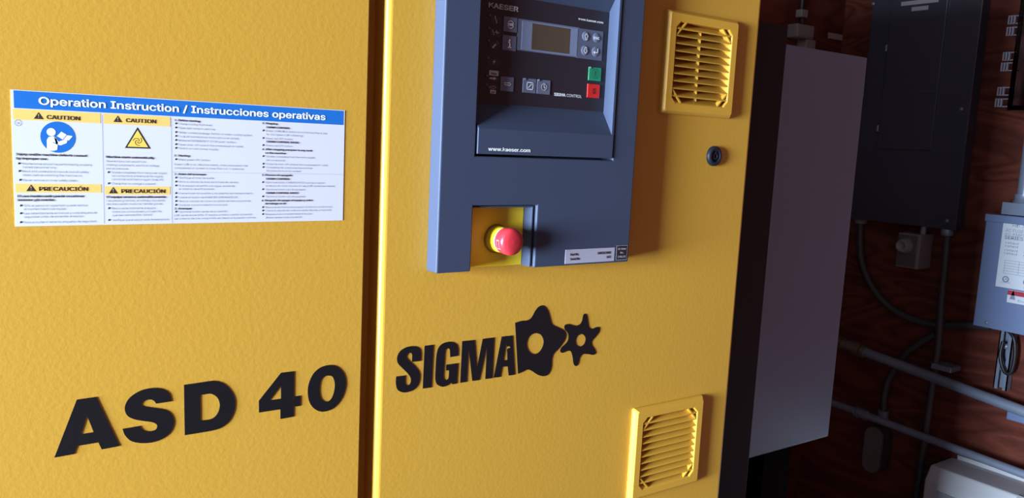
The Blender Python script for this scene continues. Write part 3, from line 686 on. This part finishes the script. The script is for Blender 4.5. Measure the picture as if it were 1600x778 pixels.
# small switch box under the panel
XSB = 2.98
def E2(x, y, X=XSB): return yx(1300 + x/2.88, 250 + y/2.88, X)
y0_, y1_ = (E2(405,335).y + E2(382,492).y)/2, (E2(298,328).y + E2(285,478).y)/2
z1_, z0_ = (E2(298,328).z + E2(405,335).z)/2, (E2(285,478).z + E2(382,492).z)/2
sb = thing('control_switch', (XR, (y0_+y1_)/2, z0_), 'small square control switch with round knob hung below the electrical panel', 'switch')
MB().box((XSB, y0_, z0_), (XR, y1_, z1_)).build('housing', SWG, sb, bevel=.003)
MB().box((XSB-.004, y0_+.012, z0_+.006), (XSB, y1_-.004, z1_-.006)).build('face_plate', mat('switch_face', (.10,.085,.085), .5), sb, bevel=.001)
kb = E2(332,385); MB().lathe((XSB, kb.y, kb.z), [(-.002,.030),(-.012,.029),(-.030,.024),(-.034,.021),(-.034,.0155),(-.026,.0145),(-.026,.0002)], 'X', 28).build('knob', BEIGE, sb)
nz = E2(395,312); MB().tube([(3.025, nz.y+.01, z1_-.002), (3.025, nz.y+.01, zbot+.008)], .011, 12).build('nipple', GALV, sb)
# disconnect box
XD = 2.92
dy1 = (yx(1540,335,XD).y + yx(1522,508,XD).y)/2; dz1 = yx(1545,335,XD).z; dz0 = yx(1522,508,XD).z; dy0 = yx(1640,420,XD).y
ds = thing('safety_switch', (XR, (dy0+dy1)/2, dz0), 'light grey steel switch box with white printed label on the right wall', 'switch box')
MB().box((XD+.012, dy0, dz0+.004), (XR-.006, dy1-.004, dz1-.03)).build('enclosure', DISC, ds, bevel=.002)
MB().box((XD, dy0-.003, dz0), (XD+.012, dy1, dz1)).build('cover', DISC, ds, bevel=.002)
MB().box((XD-.004, dy0-.003, dz1-.024), (XR-.03, dy1+.004, dz1+.002)).build('lid_hood', DISC, ds, bevel=.003)
MB().box((XR-.006, (dy0+dy1)/2-.06, dz0+.05), (XR-.001, (dy0+dy1)/2+.06, dz1-.06)).build('mounting_plate', GALV, ds)
def E7(x, y): return yx(1520 + x/3.89, 320 + y/3.89, XD)
ly1 = (E7(187,100).y + E7(138,492).y)/2; ly0 = dy0+.02; lz1 = E7(187,100).z; lz0 = E7(140,494).z
wl = MB().box((XD-.0006, ly0, lz0), (XD, ly1, lz1)).build('spec_label', mat('label_white', (.62,.64,.70), .45), ds)
H, Wd = lz1-lz0, ly1-ly0
lp = MB(); hz_ = lambda u, v: (XD-.001, ly1-u, lz1-v)
def ltx(s, u0, u1, v, em, bold=0): text_into(lp, s, u0, u1, v, em, 0, bold=bold, res=1, axis=lambda x, zz: (XD-.001, ly1-x, lz1-2*v+zz if False else lz1-v+(zz-v)))
ltx('HD 3060', .03, .10, H*.07, .020); ltx('AC FUSED DISCONNECT', .01, .17, H*.15, .020); ltx('60 AMPS 600 VOLTS', .01, .16, H*.20, .016); ltx('SERIES NO. 3062', .01, .15, H*.26, .022, .03)
for v, n in ((.33,3),(.38,2),(.44,3),(.49,2)):
    for k in range(n): ltx('rated', .015+.06*k, .055+.06*k, H*v, .014)
def lrib(u0, v0, u1, v1, w=.0016):
    if abs(u1-u0) > abs(v1-v0): lp.add([hz_(u0,v0),hz_(u1,v0),hz_(u1,v0+w),hz_(u0,v0+w)], [(0,1,2,3)])
    else: lp.add([hz_(u0,v0),hz_(u0+w,v0),hz_(u0+w,v1),hz_(u0,v1)], [(0,1,2,3)])
for k in range(6): lrib(.02, H*(.58+.04*k), Wd-.01, H*(.58+.04*k), .001)
for k in range(5): lrib(.02+.045*k, H*.58, .02+.045*k, H*.78, .001)
for u, v in ((.03,.87), (.095,.87), (.10,.955)):
    for k in range(12):
        a0, a1 = k*.5236, (k+1)*.5236
        lp.add([hz_(u+.011*math.cos(a0), H*v+.011*math.sin(a0)), hz_(u+.011*math.cos(a1), H*v+.011*math.sin(a1)), hz_(u+.007*math.cos(a1), H*v+.007*math.sin(a1)), hz_(u+.007*math.cos(a0), H*v+.007*math.sin(a0))], [(0,1,2,3)])
ltx('UL', .022, .038, H*.885, .016, .02); ltx('LISTED', .018, .045, H*.93, .010)
tag(lp.build('label_print', INKG, wl), kind='stuff')
wa1 = E7(215,515).y; wz1 = E7(215,515).z; wz0 = E7(213,592).z
MB().box((XD-.0006, ly0, wz0), (XD, wa1, wz1)).build('warning_label', mat('label_white', (.62,.64,.70)), ds)
MB().box((XD-.0010, ly0, wz1-.017), (XD-.0006, wa1, wz1-.001)).build('warning_strip', mat('strip_red', (.42,.03,.05), .45), ds)
wp = MB()
for k in range(3):
    u = .05+.005; text_into(wp, ('Disconnect power', 'before opening', 'this enclosure')[k], 0, .11, 0, .014, 0, res=1, axis=lambda x, zz, k=k: (XD-.001, wa1-.035-x, wz1-.036-.020*k+zz))
wp.add([(XD-.001, wa1-.008, wz0+.012), (XD-.001, wa1-.026, wz0+.012), (XD-.001, wa1-.017, wz0+.045)], [(0,1,2)]); wp.build('warning_print', INKG, ds)
p = E7(86,716); MB().lathe((XD, p.y, p.z), [(0,.007),(-.003,.006),(-.005,.002),(-.005,.0002)], 'X', 12).build('screw', GALV, ds)
# pipe and bracket over the switch box
br = thing('conduit_riser', (3., dy1-.09, dz1), 'vertical steel conduit entering the top of the grey switch box', 'conduit')
yc_ = yx(1602,300,3.).y; mz0_ = yx(1480+400/4.325, 745/4.325, 2.91).z
MB().tube([(3., yc_, dz1), (3., yc_, mz0_-.002)], .024, 18).build('pipe', GALV, br)
MB().lathe((3., yc_, dz1), [(.0,.045),(.012,.045),(.014,.034),(.05,.034),(.052,.030),(.075,.030)], 'Z', 20).build('hub', GALV, br)
MB().box((2.95, yc_-.05, dz1), (2.955, yx(1566,320,2.95).y, dz1+.045)).box((2.95, yc_-.05, dz1+.0), (3.05, yx(1566,320,2.95).y, dz1+.004)).build('bracket', GALV, br)
# strut channel with cable
XT = 3.035
def E3(x, y, X=XT): return yx(1280 + x/2.61, 480 + y/2.61, X)
sy1, sy0 = (E3(738,100).y + E3(708,320).y)/2, (E3(790,110).y + E3(765,340).y)/2
szt, szb = dz0+.02, E3(735,335).z
sc_ = thing('strut_channel', (XR, (sy0+sy1)/2, szb), 'galvanised strut channel hanging below the grey switch box', 'channel')
w_ = .004
MB().box((XR-w_, sy0, szb), (XR, sy1, szt)).box((XT, sy0, szb), (XR, sy0+w_, szt)).box((XT, sy1-w_, szb), (XR, sy1, szt)).box((XT, sy0, szb), (XT+w_, sy0+.014, szt)).box((XT, sy1-.014, szb), (XT+w_, sy1, szt)).build('channel', GALV, sc_)
for k in (.3, .62): MB().lathe((XT+.012, (sy0+sy1)/2, szb+(szt-szb)*k), [(0,.010),(-.008,.010),(-.012,.006),(-.012,.0002)], 'X', 8).build('bolt', GALV, sc_)
conduit('cable', [E3(770,95,3.01), E3(795,130,3.005), E3(798,200,3.005), E3(782,265,3.005), E3(755,262,3.005), E3(738,200,3.01), E3(750,140,3.015)], .006, mat('cable_black', (.012,.012,.015), .4), 'black cable looped in front of the strut channel', 'cable')
# steel pipes along the wall
def pipe(pa, pb, X, r, fittings, label):
    A, B = yx(*pa, X), yx(*pb, X); d = B-A; B2 = A + d*1.9
    t = thing('steel_pipe', A, label, 'pipe', None)
    MB().tube([A, B2], r, 18).build('pipe', GALV, t)
    for (u0, u1, k, m) in fittings: MB().tube([A+d*u0, A+d*u1], r*k, 12 if k < 1.5 else 6).build('fitting', m, t)
    return t
P1 = pipe((1304,532), (1600,643), 2.97, .0190, ((-.01,.015,1.35,BRASS),(.03,.05,1.5,BRASS),(.055,.085,1.25,BRASS),(.10,.165,1.55,BRASS),(.17,.19,1.3,BRASS)), 'upper galvanised steel pipe with brass fittings along the right wall')
P2 = pipe((1300,629), (1600,741), 2.975, .0150, ((.145,.153,1.5,GALV),(.162,.170,1.5,GALV),(.18,.215,1.35,GALV)), 'lower thin steel pipe with clamp rings along the right wall')
p = yx(1590,650,3.035); hk = tag(MB().box((3.02, p.y-.09, p.z-.018), (XR, p.y+.03, p.z+.012)).build('pipe_clip', DISC, None, bevel=.004), 'small grey clip under the upper pipe at the right edge', 'clip')
# white unit at the lower right
XU = 2.88
a = yx(1447,728,XU); ud = yx(1437,748,XU)
wu = thing('wall_heater', (XR, a.y-.4, a.z-.45), 'white slotted wall unit at the bottom right corner', 'heater')
yy0 = a.y-1.0
MB().prism([(XR-.01, a.y, a.z+.0), (XU+.03, a.y, a.z), (XU, a.y, a.z-.05), (XU, a.y, a.z-.45), (XR-.01, a.y, a.z-.45)], (0,-1,0), 1.0).build('casing', WHITEPL, wu, bevel=.006)
MB().box((XR-.01, yy0, a.z-.4), (XR, a.y-.02, a.z+.015)).build('back_plate', WHITEPL, wu)
for k in range(5):
    MB().box((XU-.004, yy0+.02, a.z-.10-.05*k), (XU, a.y-.05-.0*k, a.z-.075-.05*k)).build('louvre', mat('louvre_grey', (.30,.31,.34), .5), wu)
MB().prism([(XU+.004, a.y-.30, a.z-.037), (XU+.026, a.y-.30, a.z+.0025), (XU+.020, a.y-.30, a.z+.006), (XU-.003, a.y-.30, a.z-.035)], (0,-1,0), .60).build('slot_grille', mat('louvre_grey', (.30,.31,.34), .5), wu)
# clear hinged meter box, top right
XM = 2.91
def E8(x, y, X=XM): return yx(1480 + x/4.325, y/4.325, X)
my1 = (E8(500,40).y + E8(400,700).y)/2; mz0 = E8(400,745).z
mb_ = thing('meter_box', (XR, my1-.12, mz0), 'clear plastic meter box with ribbed clips at the upper right', 'meter box')
MB().cells([my1-.34, my1-.325, my1-.015, my1], [mz0, mz0+.015, 2.40, 2.415], {(1,1)}, XM, XR, perm=lambda q: (q[1], q[0], q[2])).build('clear_shell', CLEAR, mb_)
MB().box((XM, my1-.325, mz0+.015), (XM+.003, my1-.015, 2.40)).build('clear_front', CLEAR, mb_)
MB().box((XR-.06, my1-.30, mz0+.05), (XR, my1-.04, 2.35)).build('dark_insert', mat('meter_dark', (.02,.03,.03), .4), mb_)
for (x, y) in ((447,135), (435,213), (410,382), (397,453), (372,618), (357,695)):
    q = E8(x, y, XM+.02); cl = MB().box((XM+.015, my1, q.z-.014), (XM+.030, q.y+.014, q.z-.011)).box((XM+.015, my1, q.z+.011), (XM+.030, q.y+.014, q.z+.014))
    for k in range(3): cl.box((XM+.010, q.y-.010+.009*k, q.z-.014), (XM+.018, q.y-.006+.009*k, q.z+.014))
    cl.build('ribbed_clip', mat('clip_grey', (.28,.26,.32), .4), mb_)

# ------------------------------------------------------------------ back wall: outlet box, cover and label
YW = YB
def bw(px, py, d=.0): return at(px, py, YW-d)
a, b = bw(1247,36,.05), bw(1271,62,.05)
ob = thing('junction_box', ((a.x+b.x)/2, YW, b.z), 'beige square junction box on the back wall above the grey cabinet', 'junction box')
MB().box((a.x, YW-.05, b.z), (b.x, YW, a.z)).build('box', BEIGE, ob, bevel=.004)
MB().box((a.x+.006, YW-.053, b.z+.006), (b.x-.006, YW-.05, a.z-.006)).build('cover', BEIGE, ob, bevel=.001)
c = bw(1262,70,.03); MB().box((c.x-.030, YW-.045, c.z-.04), (c.x+.030, YW, b.z)).build('lower_fitting', mat('beige_dark', (.28,.24,.20), .5), ob, bevel=.003)
a, b = bw(1254,14,.03), bw(1262,28,.03)
cl = thing('cable_connector', ((a.x+b.x)/2, YW, b.z), 'small pale cable connector on the back wall above the junction box', 'connector')
MB().box((a.x, YW-.03, b.z), (b.x, YW, a.z)).build('body', BEIGE, cl, bevel=.002)
xm = (a.x+b.x)/2
MB().tube([(xm, YW-.012, a.z), (xm+.002, YW-.012, a.z+.25), (xm, YW-.012, a.z+.7)], .006, 8).build('cable', COND, cl)
MB().tube([(xm+.008, YW-.012, b.z), (xm+.012, YW-.012, bw(1258,38).z)], .007, 8).build('cable', COND, cl)
a, b = bw(1294,52), bw(1321,63)
pl_ = MB().box((a.x, YW-.001, b.z-.004), (b.x, YW, a.z+.004)).build('paper_label', mat('label_dim', (.40,.34,.34), .6))
tag(pl_, 'small pale paper label stuck on the back wall beside the junction box', 'label')
